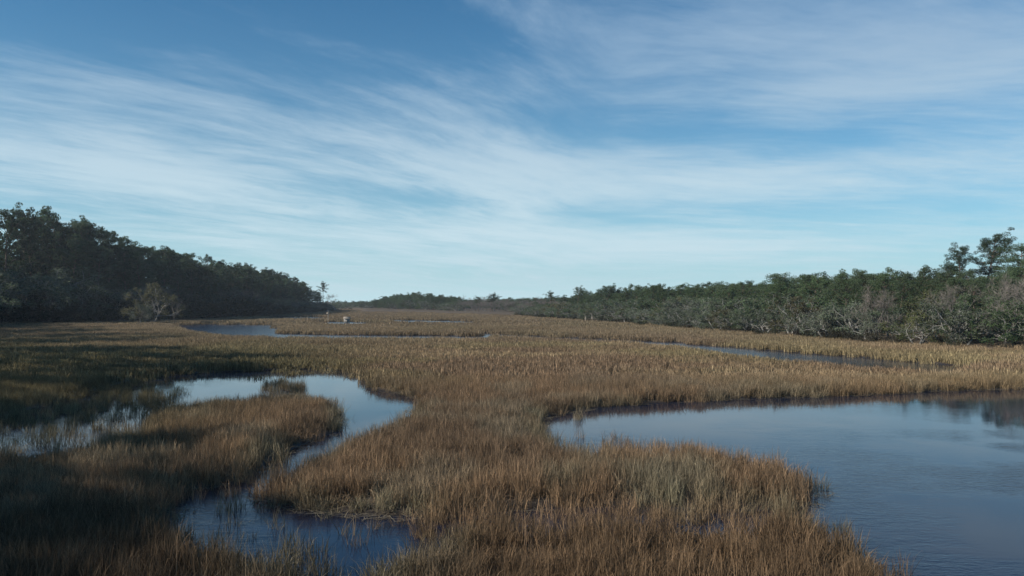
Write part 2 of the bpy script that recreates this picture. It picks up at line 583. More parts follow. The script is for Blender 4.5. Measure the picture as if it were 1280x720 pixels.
mb.add(np.column_stack([XX.ravel(), YY.ravel(), np.zeros(XX.size)]), np.stack([ii, ii + 25, ii + 26, ii + 1], -1))
obj('water', mb.mesh('water', mat), kind='structure', label='dark blue tidal water of the ponds and creeks')


# ------------------------------------------------------------------ marsh grass
mat, N = new_mat('cordgrass')
t = N.node('ShaderNodeAttribute', {'attribute_name': 'tint'}).outputs['Fac']
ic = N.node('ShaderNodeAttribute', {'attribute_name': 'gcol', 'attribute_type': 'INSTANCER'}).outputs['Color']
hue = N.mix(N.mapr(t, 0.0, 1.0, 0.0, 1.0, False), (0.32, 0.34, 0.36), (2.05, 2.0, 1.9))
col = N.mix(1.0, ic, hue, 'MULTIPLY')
df = N.node('ShaderNodeBsdfDiffuse', Color=col)
tr = N.node('ShaderNodeBsdfTranslucent', Color=col)
mx = N.node('ShaderNodeMixShader', _0=0.28, _1=df, _2=tr)
N.l.new(mx.outputs[0], N.node('ShaderNodeOutputMaterial').inputs[0])
M_GRASS = mat


def tuft(nbl, radius, hmin, hmax, w, messy=1.0, seed=0):
    r = np.random.default_rng(seed)
    b = MB()
    ang = r.uniform(0, 2 * np.pi, nbl)
    rr = radius * np.sqrt(r.uniform(0, 1, nbl))
    bx, by = rr * np.cos(ang), rr * np.sin(ang)
    h = r.uniform(hmin, hmax, nbl)
    la = r.uniform(0, 2 * np.pi, nbl)
    lean = np.abs(r.normal(0, 0.20 * messy, nbl)) * h
    droop = r.uniform(0, 0.34, nbl) * h * messy * (r.uniform(0, 1, nbl) < 0.6)
    wd = r.uniform(0, np.pi, nbl)
    ww = w * r.uniform(0.6, 1.3, nbl)
    lx, ly = np.cos(la), np.sin(la)
    sx, sy = np.cos(wd), np.sin(wd)
    vs = []
    for k, f, wf in ((0, 0, 0.8), (1, 0.4, 1.0), (2, 0.75, 0.7)):
        x = bx + lx * (lean * f ** 1.4 + droop * f ** 3)
        y = by + ly * (lean * f ** 1.4 + droop * f ** 3)
        z = h * f - 0.05 * (k == 0) - droop * 0.5 * f ** 4
        for sgn in (-1, 1):
            vs.append(np.stack([x + sgn * sx * ww * wf / 2, y + sgn * sy * ww * wf / 2, z], -1))
    vs.append(np.stack([bx + lx * (lean + droop * 1.3), by + ly * (lean + droop * 1.3), h - droop * 0.75], -1))
    V = np.stack(vs, 1)   # n,7,3
    base = np.arange(nbl)[:, None] * 7
    q = np.concatenate([base + np.array([[0, 1, 3, 2]]), base + np.array([[2, 3, 5, 4]])], 0)
    tr_ = base + np.array([[4, 5, 6]])
    tint = np.repeat(np.clip(r.normal(0.42, 0.24, nbl), 0, 1), 7)
    b.add(V.reshape(-1, 3), q, tint)
    b.f.append(tr_)
    return b


GRASS_SETS = {}
for key, n, args in (('near', 10, (36, 0.27, 0.58, 1.20, 0.0125)),
                     ('mid', 7, (55, 0.75, 0.60, 1.10, 0.045)),
                     ('far', 6, (110, 2.0, 0.60, 1.05, 0.11)),
                     ('low', 6, (26, 0.30, 0.25, 0.62, 0.018, 2.8))):
    col_ = bpy.data.collections.new('grass_' + key)
    for i in range(n):
        me = tuft(*args, seed=100 + i).mesh('grass_tuft', M_GRASS) if len(args) > 5 else tuft(*args, 1.0, seed=50 + i).mesh('grass_tuft', M_GRASS)
        o = bpy.data.objects.new('grass_tuft_' + key + str(i), me)
        col_.objects.link(o)
    GRASS_SETS[key] = (col_, n)


def scatter_group(coll):
    ng = bpy.data.node_groups.new('scatter', 'GeometryNodeTree')
    ng.interface.new_socket('Geometry', in_out='INPUT', socket_type='NodeSocketGeometry')
    ng.interface.new_socket('Geometry', in_out='OUTPUT', socket_type='NodeSocketGeometry')
    n, l = ng.nodes, ng.links
    gi, go = n.new('NodeGroupInput'), n.new('NodeGroupOutput')
    ci = n.new('GeometryNodeCollectionInfo')
    ci.inputs['Collection'].default_value = coll
    ci.inputs['Separate Children'].default_value = True
    ci.inputs['Reset Children'].default_value = True
    iop = n.new('GeometryNodeInstanceOnPoints')
    iop.inputs['Pick Instance'].default_value = True

    def attr(name, typ):
        a = n.new('GeometryNodeInputNamedAttribute')
        a.data_type = typ
        a.inputs['Name'].default_value = name
        return a.outputs[0]
    l.new(gi.outputs[0], iop.inputs['Points'])
    l.new(ci.outputs[0], iop.inputs['Instance'])
    l.new(attr('idx', 'INT'), iop.inputs['Instance Index'])
    l.new(attr('rot', 'FLOAT_VECTOR'), iop.inputs['Rotation'])
    l.new(attr('scl', 'FLOAT_VECTOR'), iop.inputs['Scale'])
    l.new(iop.outputs[0], go.inputs[0])
    return ng


SCATTER = {k: scatter_group(v[0]) for k, v in GRASS_SETS.items()}


def grass_field(name, pts, z, kind, hscale, colr, **props):
    if len(pts) == 0:
        return
    n = len(pts)
    me = bpy.data.meshes.new(name)
    me.vertices.add(n)
    me.vertices.foreach_set('co', np.column_stack([pts, z]).ravel())
    rot = np.column_stack([rng.normal(0, 0.05, n), rng.normal(0, 0.05, n), rng.uniform(0, 6.283, n)])
    wsc = rng.uniform(0.85, 1.2, n)
    scl = np.column_stack([wsc, wsc, hscale * rng.uniform(0.85, 1.15, n)])
    me.attributes.new('idx', 'INT', 'POINT').data.foreach_set('value', rng.integers(0, GRASS_SETS[kind][1], n).astype(np.int32))
    me.attributes.new('rot', 'FLOAT_VECTOR', 'POINT').data.foreach_set('vector', rot.astype(np.float32).ravel())
    me.attributes.new('scl', 'FLOAT_VECTOR', 'POINT').data.foreach_set('vector', scl.astype(np.float32).ravel())
    c4 = np.column_stack([colr, np.ones(n)]).astype(np.float32)
    me.attributes.new('gcol', 'FLOAT_COLOR', 'POINT').data.foreach_set('color', c4.ravel())
    o = obj(name, me, kind='stuff', **props)
    md = o.modifiers.new('scatter', 'NODES')
    md.node_group = SCATTER[kind]
    return o


def candidates(y0, y1, per_m2, margin):
    """random points of the ground between two depths, a bit wider than the view"""
    hw = lambda y: 0.66 * np.maximum(y, 0) + margin
    area_w = hw(y1) * 2
    n = int(area_w * (y1 - y0) * per_m2)
    y = rng.uniform(y0, y1, n)
    x = rng.uniform(-1, 1, n) * hw(y1)
    k = np.abs(x) < hw(y)
    return np.column_stack([x[k], y[k]])


def smooth(a, b, x):
    t = np.clip((x - a) / (b - a), 0, 1)
    return t * t * (3 - 2 * t)


def grass_colour(pts, sd):
    x, y = pts[:, 0], pts[:, 1]
    u, v = pix(x, np.maximum(y, 4.0))
    big = fbm(x / 14, y / 20, 11)[:, None]
    mid = fbm(x / 3.0, y / 4.5, 23)[:, None]
    amber = np.array([0.190, 0.128, 0.078])
    brown = np.array([0.140, 0.098, 0.064])
    tan = np.array([0.218, 0.163, 0.100])
    olive = np.array([0.105, 0.094, 0.050])
    grey = np.array([0.20, 0.185, 0.135])
    c = amber + (brown - amber) * smooth(0.42, 0.60, big)
    c = c + (grey - c) * 0.35 * smooth(0.52, 0.70, mid)
    # the flats in the middle distance are paler, more golden
    k = (smooth(45, 75, y))[:, None]
    ct = tan + (brown * 1.15 - tan) * smooth(0.40, 0.62, fbm(x / 25, y / 8, 31)[:, None])
    ct = ct + (np.array([0.18, 0.165, 0.078]) - ct) * 0.35 * smooth(0.5, 0.66, fbm(x / 18, y / 18, 37)[:, None])
    c = c + (ct - c) * k
    # greener stand on the left
    k = (smooth(-9, -26, x) * smooth(24, 36, y) * smooth(150, 70, y))[:, None]
    c = c + (olive * 0.85 - c) * k * 0.8
    # weathered grey green blades along the water
    k = (smooth(1.1, 0.1, sd) * smooth(60, 40, y))[:, None] * smooth(0.35, 0.6, mid)
    c = c + (np.array([0.140, 0.130, 0.085]) - c) * k * 0.7
    # the ashen strip where the two stands meet
    k = (smooth(610, 700, u) * smooth(1010, 900, u) * smooth(585, 610, v) * smooth(650, 630, v))[:, None]
    c = c + (np.array([0.12, 0.12, 0.085]) - c) * k * 0.45 * smooth(0.4, 0.6, mid)
    far_b = np.array([0.158, 0.124, 0.082])
    c = c + (far_b * (0.8 + 0.4 * big) - c) * (0.75 * smooth(85, 150, y))[:, None]
    c = c * (1 - 0.36 * smooth(645, 672, v) * smooth(60, 40, y))[:, None]  # dimness of the nearest foreground painted into the reed colour
    c = c * rng.uniform(0.8, 1.22, (len(pts), 1))
    return np.clip(c * 1.3, 0.01, 0.9)


def build_grass():
    out = []
    for kind, y0, y1, per, marg, jit in (('near', -8, 62, 11.5, 9, 0.30), ('mid', 62, 190, 1.55, 12, 0.7), ('far', 190, 620, 0.17, 12, 2.0)):
        pts = candidates(y0, y1, per, marg)
        wood = (inside(pts, WR) & (dist(pts, RIGHT_SHORE) > 1.5)) | (inside(pts, WL) & (dist(pts, LEFT_SHORE) > 1.5))
        pts = pts[~wood]
        jp = pts + rng.normal(0, jit * 0.5, pts.shape) + (np.column_stack([fbm(pts[:, 0] / 1.5, pts[:, 1] / 1.5, 71), fbm(pts[:, 0] / 1.5, pts[:, 1] / 1.5, 77)]) - 0.5) * 2.2 * min(1, jit * 2)
        sd = water_sd(jp)
        dens = np.where(sd > 0, 1.0, 0.0)
        for pg, dn in SPARSE:
            m = (sd <= 0) & inside(jp, pg)
            dn_l = dn * (0.4 + 1.2 * fbm(pts[:, 0] / 1.2, pts[:, 1] / 1.2, 91))
            dens = np.where(m, np.maximum(dens, dn_l), dens)
        keep = rng.uniform(0, 1, len(pts)) < dens
        pts, sd = pts[keep], sd[keep]
        z = np.maximum(ground_z(pts), -0.25) - 0.02
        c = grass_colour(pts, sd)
        hs = 0.46 + 0.36 * fbm(pts[:, 0] / 5, pts[:, 1] / 6, 41) + 0.30 * fbm(pts[:, 0] / 0.9, pts[:, 1] / 0.9, 43)
        out.append((kind, pts, z, hs, c, sd))
    return out


REG = [  # name, label, test on world x, y
    ('reed_bed', 'amber reed peninsula that pushes out between the two ponds', lambda x, y, u, v: (y < 62) & (x > -13) & (v > 470) & ~((v > 640) & (u > 430)) & (u > 330)),
    ('reed_bed', 'brown reeds in the bottom foreground right of the dark inlet', lambda x, y, u, v: (y < 62) & (v > 640) & (u > 430)),
    ('reed_bed', 'dark rusty reeds in the bottom left foreground in shadow', lambda x, y, u, v: (y < 62) & (u < 430) & (v > 600)),
    ('reed_bed', 'amber reed stand inside the left pond', lambda x, y, u, v: (y < 62) & (u < 430) & (v > 490)),
    ('reed_bed', 'olive green reeds on the far side of the left pond', lambda x, y, u, v: (y < 190) & (u < 330)),
    ('reed_bed', 'golden flat of marsh grass behind the big pond', lambda x, y, u, v: (y < 190)),
    ('reed_bed', 'distant brown marsh grass reaching back to the far trees', lambda x, y, u, v: (y > -1e9)),
]
GR = build_grass()
for ri, (nm, lab, test) in enumerate(REG):
    sub_i = 0
    for gi_, (kind, pts, z, hs, c, sd) in enumerate(GR):
        if len(pts) == 0:
            continue
        u, v = pix(pts[:, 0], np.maximum(pts[:, 1], 4.0), 0)
        k = test(pts[:, 0], pts[:, 1], u, v)
        if k.sum() > 0:
            # short tangled blades fringe the near water's edge
            if kind == 'near':
                low = k & (sd < 0.55) & (sd > -0.3) & (rng.uniform(0, 1, len(k)) < 0.55)
                low |= k & (fbm(pts[:, 0] / 2.0, pts[:, 1] / 2.4, 401) > 0.655) & (rng.uniform(0, 1, len(k)) < 0.85)
                if low.sum() > 0:
                    grass_field('low_grass', pts[low], z[low], 'low', hs[low], c[low], label='short tangled grass at the foot of the ' + lab)
                kk = k & ~low
            else:
                kk = k
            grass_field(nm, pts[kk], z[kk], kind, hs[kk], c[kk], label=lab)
            GR[gi_] = (kind, pts[~k], z[~k], hs[~k], c[~k], sd[~k])


# matted dead reed stems that lie along the banks and float at the edges
def litter(n):
    pts = candidates(14, 60, 30.0, 4)
    sd = water_sd(pts)
    k = (sd < 0.35) & (sd > -0.7) & (fbm(pts[:, 0] / 1.6, pts[:, 1] / 1.6, 301) > 0.50)
    pts = pts[k][:n]
    b = MB()
    m_ = len(pts)
    a = rng.uniform(0, 6.28, m_)
    L = rng.uniform(0.10, 0.42, m_)
    w_ = rng.uniform(0.005, 0.011, m_)
    z = np.maximum(ground_z(pts), 0.0) + 0.015 + rng.uniform(0, 0.05, m_)
    dx_, dy_ = np.cos(a), np.sin(a)
    tilt = rng.normal(0, 0.05, m_)
    v = np.stack([np.stack([pts[:, 0] - dx_ * L - dy_ * w_, pts[:, 1] - dy_ * L + dx_ * w_, z - tilt * L], -1),
                  np.stack([pts[:, 0] - dx_ * L + dy_ * w_, pts[:, 1] - dy_ * L - dx_ * w_, z - tilt * L], -1),
                  np.stack([pts[:, 0] + dx_ * L + dy_ * w_, pts[:, 1] + dy_ * L - dx_ * w_, z + tilt * L], -1),
                  np.stack([pts[:, 0] + dx_ * L - dy_ * w_, pts[:, 1] + dy_ * L + dx_ * w_, z + tilt * L], -1)], 1).reshape(-1, 3)
    b.add(v, np.arange(m_ * 4).reshape(m_, 4), np.repeat(rng.uniform(0, 1, m_), 4))
    obj('reed_litter', b.mesh('reed_litter', leaf_mat('dead_reed_stems', (0.10, 0.08, 0.055), (0.30, 0.25, 0.17), None, 0.0, 0.0)), kind='stuff', label='dead reed stems lying on the mud and water edges')


litter(40000)


# ------------------------------------------------------------------ trees
rng = np.random.default_rng(21)


def branch_path(p0, d0, L, n=5, wob=0.12, up=0.0, r=None):
    r = r or rng
    p = np.array(p0, float)
    dd = np.array(d0, float)
    dd /= np.linalg.norm(dd)
    pts = [p.copy()]
    for i in range(n):
        dd = dd + r.normal(0, wob, 3) + np.array([0, 0, up])
        dd /= np.linalg.norm(dd)
        p = p + dd * L / n
        pts.append(p.copy())
    return np.array(pts), dd


def clump(n, c, rx, rz, hollow=0.35):
    q = rng.normal(size=(n, 3))
    q /= np.linalg.norm(q, axis=1)[:, None]
    q *= (hollow + (1 - hollow) * rng.uniform(0, 1, n) ** 0.6)[:, None]
    return c + q * np.array([rx, rx, rz])


def make_pine(H=22.0, spread=4.6, crown0=0.5, nb=26, lean=0.02, leaf=0.19, per=70, flat_top=True, mat=None, puff=1.0, rzf=0.62):
    w, l = MB(), MB()
    top, _ = branch_path((0, 0, -0.4), (rng.normal(0, lean), rng.normal(0, lean), 1), H * 0.97, 9, 0.025)
    rr = np.interp(np.linspace(0, 1, len(top)), [0, 0.1, 0.7, 1], [0.36, 0.28, 0.16, 0.04]) * H / 22
    w.tube(top, rr, 7)
    for i in range(nb):
        f = crown0 + (1 - crown0) * (i + rng.uniform(0, 1)) / nb
        f = min(f, 0.985)
        p = np.array([np.interp(f, np.linspace(0, 1, len(top)), top[:, k]) for k in range(3)])
        g = (f - crown0) / (1 - crown0)
        L = spread * (0.45 + 1.1 * math.sin(math.pi * min(1, 0.22 + 0.70 * g))) * rng.uniform(0.55, 1.1) * (0.6 if g > 0.8 else 1) * (H / 22)
        a = i * 2.4 + rng.normal(0, 0.5)
        el = 0.10 + 0.55 * g + rng.normal(0, 0.12)
        d0 = (math.cos(a) * math.cos(el), math.sin(a) * math.cos(el), math.sin(el))
        bp, dd = branch_path(p, d0, L, 4, 0.14, 0.06)
        w.tube(bp, np.linspace(0.075, 0.02, 5) * H / 22, 4)
        nc = 2 + int(L > 2.4) + int(L > 3.8)
        for k in range(nc):
            ff = 1 - k * 0.26
            c = np.array([np.interp(ff, np.linspace(0, 1, 5), bp[:, q]) for q in range(3)]) + rng.normal(0, 0.35, 3) * (k > 0)
            rx = puff * rng.uniform(0.65, 1.25) * (H / 22) * (1.0 - 0.12 * k)
            n = int(per * rx)
            qs = clump(n, c + np.array([0, 0, 0.15]), rx, rx * rzf)
            ti = np.clip(rng.normal(0.45, 0.22, n) + rng.normal(0, 0.14), 0, 1)
            l.quads(qs, leaf, ti, 0.1, 0.42)
        # side twigs
        for k in range(3):
            c = bp[2 + k % 3]
            e = c + rng.normal(0, 0.6, 3)
            w.tube(np.array([c, e]), [0.02, 0.008], 3)
    return dict(trunk=w.mesh('pine_trunk', M_BARK_PINE, True), crown=l.mesh('pine_crown', mat or M_NEEDLE), H=H)


def grow(w, p, d0, L, r0, lev, maxlev, tips, segs, up=0.03, wob=0.17, fork=3, k=5, ratio=0.68):
    bp, dd = branch_path(p, d0, L, 4, wob, up)
    w.tube(bp, np.linspace(r0, r0 * 0.62, 5), max(3, k - lev))
    segs.append((bp, lev))
    if lev >= maxlev:
        tips.append(bp[-1])
        return
    for i in range(fork + (rng.uniform() < 0.4)):
        q = bp[-1] if i < 2 else bp[int(rng.integers(2, 4))]
        axis = rng.normal(size=3)
        nd = dd + axis / np.linalg.norm(axis) * rng.uniform(0.55, 0.95)
        nd[2] = nd[2] * 0.8 + 0.06
        grow(w, q, nd, L * ratio * rng.uniform(0.75, 1.2), r0 * 0.58, lev + 1, maxlev, tips, segs, up, wob, fork, k, ratio)


def make_oak(H=9.0, leafn=46, mat=None, moss=True, leaf=0.13, bare=0.0, skirt=True, rad_=0.62):
    w, l, ms = MB(), MB(), MB()
    tips, segs = [], []
    nst = int(rng.integers(1, 4))
    for s_ in range(nst):
        a = rng.uniform(0, 6.28)
        trunk, dd = branch_path((0.35 * math.cos(a) * (nst > 1), 0.35 * math.sin(a) * (nst > 1), -0.4), (0.45 * math.cos(a), 0.45 * math.sin(a), 1), H * 0.30, 4, 0.10)
        w.tube(trunk, np.linspace(0.24, 0.16, 5) * H / 9, 7)
        for i in range(4 if nst > 1 else 6):
            b = a + i * 6.28 / (4 if nst > 1 else 6) + rng.normal(0, 0.4)
            el = rng.uniform(0.15, 1.1)
            d0 = (math.cos(b) * math.cos(el), math.sin(b) * math.cos(el), math.sin(el))
            grow(w, trunk[-1 - (i % 2)], d0, H * 0.30, 0.10 * H / 9, 0, 2, tips, segs, 0.04, 0.20, 2, 6, 0.72)
    tips = np.array(tips)
    for t_ in tips:
        if rng.uniform() < bare:
            continue
        n = int(leafn * rng.uniform(0.5, 1.5))
        rx = rng.uniform(0.5, 1.0) * rad_ / 0.62
        ti = np.clip(rng.normal(0.45, 0.2, n) + rng.normal(0, 0.2), 0, 1)
        l.quads(clump(n, t_, rx, rx * 0.75, 0.1), leaf, ti, 0, 0.6)
    for bp, lev in segs:
        if lev == 2:
            n = int(leafn * 0.35)
            q = bp[rng.integers(0, 5, n)] + rng.normal(0, 0.42, (n, 3))
            l.quads(q, leaf, np.clip(rng.normal(0.35, 0.2, n), 0, 1), 0, 0.6)
    if skirt:   # low boughs that sweep down to the grass
        for i in range(7):
            b = rng.uniform(0, 6.28)
            c0 = np.array([math.cos(b) * H * 0.30, math.sin(b) * H * 0.30, H * rng.uniform(0.12, 0.3)])
            n = int(leafn * 1.5)
            l.quads(clump(n, c0, 1.1, 0.8, 0.1), leaf, np.clip(rng.normal(0.3, 0.2, n), 0, 1), 0, 0.6)
            w.tube(np.array([[0, 0, H * 0.2], c0 * [0.5, 0.5, 1] + [0, 0, 0.3], c0]), [0.06, 0.04, 0.02], 4)
    out = dict(trunk=w.mesh('oak_trunk', M_BARK_GREY, True), crown=l.mesh('oak_crown', mat or M_OAKLEAF), H=H)
    # pale bare twigs that catch the sun
    for t_ in tips:
        n = 5
        dirs = rng.normal(0, 1, (n, 3)) + [0, 0, 0.4]
        dirs /= np.linalg.norm(dirs, axis=1)[:, None]
        c = t_ + dirs * 0.45
        ms.quads(c, 0.5, np.full(n, 0.7), 0, 0.05, axis=dirs)
    if moss:
        for bp, lev in segs:
            if lev >= 1:
                n = 5
                q = bp[rng.integers(0, 5, n)] + [0, 0, -0.35]
                ms.quads(q + rng.normal(0, 0.1, (n, 3)), 0.34, rng.uniform(0.2, 1, n), 0, 0.2, axis=np.tile([0, 0, 1.0], (n, 1)))
    out['hanging_moss' if moss else 'twigs'] = ms.mesh('oak_moss', M_MOSS if moss else M_TWIG)
    return out


def make_bare(H=10.0):
    w, l = MB(), MB()
    tips, segs = [], []
    trunk, dd = branch_path((0, 0, -0.4), (rng.normal(0, 0.1), rng.normal(0, 0.1), 1), H * 0.38, 4, 0.06)
    w.tube(trunk, np.linspace(0.2, 0.13, 5) * H / 10, 7)
    for i in range(5):
        b = i * 1.26 + rng.normal(0, 0.3)
        el = rng.uniform(0.6, 1.3)
        grow(w, trunk[-1 - (i % 3)], (math.cos(b) * math.cos(el), math.sin(b) * math.cos(el), math.sin(el)), H * 0.27, 0.085 * H / 10, 0, 3, tips, segs, 0.06, 0.16, 2, 6, 0.7)
    for t_ in tips:
        n = 9
        dirs = rng.normal(0, 0.8, (n, 3)) + [0, 0, 0.7]
        dirs /= np.linalg.norm(dirs, axis=1)[:, None]
        l.quads(t_ + dirs * 0.5, 0.55, rng.uniform(0, 1, n), 0, 0.035, axis=dirs)
    for bp, lev in segs:
        if lev >= 2:
            n = 5
            dirs = rng.normal(0, 1, (n, 3)) + [0, 0, 0.6]
            dirs /= np.linalg.norm(dirs, axis=1)[:, None]
            l.quads(bp[rng.integers(0, 5, n)] + dirs * 0.3, 0.4, rng.uniform(0, 1, n), 0, 0.04, axis=dirs)
    return dict(trunk=w.mesh('bare_trunk', M_BARK_MID, True), twigs=l.mesh('bare_twigs', M_TWIG), H=H)


def make_shrub(H=4.0, mat=None, n=26, leaf=0.12):
    w, l = MB(), MB()
    for i in range(n):
        a = rng.uniform(0, 6.28)
        el = rng.uniform(0.35, 1.5)
        L = H * rng.uniform(0.55, 0.98)
        bp, dd = branch_path((rng.normal(0, 0.25), rng.normal(0, 0.25), -0.2), (math.cos(a) * math.cos(el), math.sin(a) * math.cos(el), math.sin(el)), L, 4, 0.14, 0.05)
        w.tube(bp, np.linspace(0.06, 0.015, 5), 4)
        for k in (2, 3, 4):
            m = int(34 * rng.uniform(0.6, 1.4))
            c = bp[k] + rng.normal(0, 0.2, 3)
            l.quads(clump(m, c, H * 0.16, H * 0.12, 0.1), leaf, np.clip(rng.normal(0.4, 0.22, m) + rng.normal(0, 0.15), 0, 1), 0, 0.6)
    return dict(trunk=w.mesh('shrub_stems', M_BARK_DARK, True), crown=l.mesh('shrub_crown', mat or M_SHRUB), H=H)


KIND = {
    'pine': [make_pine(22, rng.uniform(4.0, 5.0), rng.uniform(0.40, 0.58), int(rng.integers(24, 32)), 0.03) for _ in range(6)],
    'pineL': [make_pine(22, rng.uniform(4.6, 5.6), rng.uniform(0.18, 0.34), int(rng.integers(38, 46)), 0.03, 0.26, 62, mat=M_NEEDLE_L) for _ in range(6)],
    'fullpine': [make_pine(14, rng.uniform(5.2, 6.4), rng.uniform(0.10, 0.25), int(rng.integers(40, 48)), 0.03, 0.15, 120, puff=1.2, rzf=0.85) for _ in range(6)],
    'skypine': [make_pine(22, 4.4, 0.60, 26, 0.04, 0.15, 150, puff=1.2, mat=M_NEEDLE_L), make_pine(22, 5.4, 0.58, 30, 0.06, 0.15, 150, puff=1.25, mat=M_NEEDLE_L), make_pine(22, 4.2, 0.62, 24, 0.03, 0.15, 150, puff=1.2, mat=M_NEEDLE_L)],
    'oak': [make_oak(9) for _ in range(6)],
    'oakgreen': [make_oak(10, 62, M_NEEDLE, False, 0.16) for _ in range(3)],
    'olive': [make_oak(9, 50, M_OLIVE, False, 0.14) for _ in range(3)],
    'bare': [make_bare(10) for _ in range(5)],
    'shrub': [make_shrub(4) for _ in range(5)],
    'cedar': [make_shrub(8, M_SHRUB, 34, 0.22) for _ in range(4)],
}
TAGS = {
    'fullpine': ('pine_tree', 'pine tree'),
    'pine': ('pine_tree', 'pine tree'), 'pineL': ('pine_tree', 'pine tree'), 'skypine': ('pine_tree', 'pine tree'), 'oak': ('live_oak_tree', 'oak tree'),
    'oakgreen': ('evergreen_tree', 'tree'), 'olive': ('evergreen_tree', 'tree'), 'bare': ('bare_tree', 'tree'), 'shrub': ('evergreen_shrub', 'shrub'), 'cedar': ('cedar_tree', 'cedar tree'),
}
PART = {'trunk': 'trunk', 'crown': 'crown', 'hanging_moss': 'hanging_moss', 'twigs': 'twigs'}
NTREE = [0]


def tree(kind, X, Y, H, label, group=None, width=1.0, var=None, rz=None, z=None):
    K = KIND[kind]
    pr = K[(NTREE[0] * 7 + int(rng.integers(0, 3))) % len(K) if var is None else var]
    NTREE[0] += 1
    s_ = H / pr['H']
    if z is None:
        z = float(ground_z(np.array([[X, Y]]))[0])
    nm, cat = TAGS[kind]
    o = thing(nm, label, cat, (X, Y, z), rng.uniform(0, 6.28) if rz is None else rz, (s_ * width, s_ * width, s_), group)
    for k, me in pr.items():
        if k == 'H':
            continue
        c = bpy.data.objects.new(PART[k], me)
        c.parent = o
        if k in ('hanging_moss', 'twigs'):
            c['kind'] = 'stuff'
        C.objects.link(c)
    return o


def interp(xs, ys, x):
    return float(np.interp(x, xs, ys))


ORD = ['first', 'second', 'third', 'fourth', 'fifth', 'sixth', 'seventh', 'eighth', 'ninth', 'tenth', 'eleventh', 'twelfth', 'thirteenth', 'fourteenth', 'fifteenth', 'sixteenth', 'seventeenth', 'eighteenth', 'nineteenth', 'twentieth']
SEQ = {}


def nth(key):
    SEQ[key] = SEQ.get(key, 0) + 1
    n = SEQ[key] - 1
    return ORD[n] if n < len(ORD) else 'twenty-' + ORD[n - 20] if n < 29 else '%dth' % (n + 1)


def walk(shore, step, i0, i1, jit=0.3):
    """points along a shore line"""
    seg = shore[i0:i1 + 1]
    out = []
    acc = 0.0
    for a, b in zip(seg[:-1], seg[1:]):
        L = np.hypot(*(b - a))
        while acc < L:
            f = acc / L
            nrm = np.array([-(b - a)[1], (b - a)[0]]) / L
            out.append((a + (b - a) * f + rng.normal(0, jit, 2) * step * 0.4, nrm))
            acc += step * rng.uniform(0.75, 1.25)
        acc -= L
    return out


def section(u):
    """a landmark to count from, by where the foot of the tree shows"""
    if u > 1290:
        return 'beyond the two tall pines'
    if u > 1180:
        return 'under the two tall pines'
    if u > 1060:
        return 'behind the creek near end'
    if u > 950:
        return 'behind the creek middle'
    if u > 850:
        return 'behind the creek far end'
    if u > 775:
        return 'between creek and cream boat'
    if u > 700:
        return 'around the cream boat'
    if u > 600:
        return 'by the pinkish bare wood'
    return 'next to the far grove'


# right hand woods ----------------------------------------------------
TOPX = [430, 480, 515, 560, 600, 640, 700, 750, 850, 930, 1000, 1060, 1180, 1280, 1500]
TOPY = [383, 373, 369, 372, 371, 371, 368, 364, 356.5, 351, 346, 342.5, 340, 336, 333]


def top_h(u, D, z0, drop=0.0):
    """tree height that brings the crown up to the photograph's skyline at column u"""
    y = interp(TOPX, TOPY, u) + drop
    return (377 - y) / FPX * D + CAM_H - z0


rows = [('front', 4.6, 3.0, [('oak', .64), ('bare', .06), ('olive', .12), ('oakgreen', .18)], 20),
        ('second', 5.5, 11.0, [('oak', .34), ('oakgreen', .34), ('olive', .12), ('fullpine', .20)], 8),
        ('third', 7.0, 21.0, [('fullpine', .65), ('oakgreen', .35)], 3),
        ('back', 5.4, 31.0, [('fullpine', 1.0)], -3)]
WORD = {'fullpine': 'green pine', 'oak': 'grey mossy oak', 'bare': 'bare pale tree', 'olive': 'olive green tree', 'oakgreen': 'dark green broad tree', 'pine': 'green pine', 'pineL': 'dark pine', 'cedar': 'dark cedar', 'shrub': 'dark low shrub'}
for rn, step, off, mixk, drop in rows:
    for (p, nrm) in walk(RIGHT_SHORE, step, 2, len(RIGHT_SHORE) - 2, 0.4)[::1]:
        q = p + nrm * -off if inside(np.array([p - nrm * off]), WR)[0] else p + nrm * off
        X, Y = q
        u, v = pix(X, max(Y, 5), 0)
        if Y < 5 or u > 1600:
            continue
        if u > 1330 and rn in ('third',):
            continue
        r_ = rng.uniform()
        acc = 0
        for kd, pr in mixk:
            acc += pr
            if r_ <= acc:
                break
        z0 = float(ground_z(np.array([[X, Y]]))[0])
        H = top_h(min(u, 1290), max(Y, 104), z0, drop) * rng.uniform(0.80, 1.06)
        if u > 600 and u < 690 and rn in ('third', 'back'):
            kd = 'bare'
        if rn == 'front':
            H = max(4.5, H * rng.uniform(0.85, 1.0))
        lab = '%s %s %s, %s row, counted from far' % (nth((section(u), kd, rn)), WORD[kd], section(u), rn)
        tree(kd, X, Y, H, lab, 'trees of the shore behind the golden flat', width=(1.05 if kd in ('oak', 'olive', 'oakgreen') else 0.80 if kd == 'pine' else 1.0) * (9.0 / max(H, 6) if False else 1.0) * (1.15 if Y < 150 else 1.35) * (1.0 if kd == 'fullpine' else 1.0))
for (p, nrm) in walk(RIGHT_SHORE, 4.8, 2, len(RIGHT_SHORE) - 3, 0.5):
    q = p + nrm * -1.5 if inside(np.array([p - nrm * 3]), WR)[0] else p + nrm * 1.5
    X, Y = q
    if Y < 5:
        continue
    u, v = pix(X, Y, 0)
    if u > 1500:
        continue
    tree('shrub', X, Y, rng.uniform(1.3, 2.6), '%s low shrub from the far side, at the trees %s' % (nth((section(u), 'shrub')), section(u)), 'shrubs under the shore trees', width=1.3)

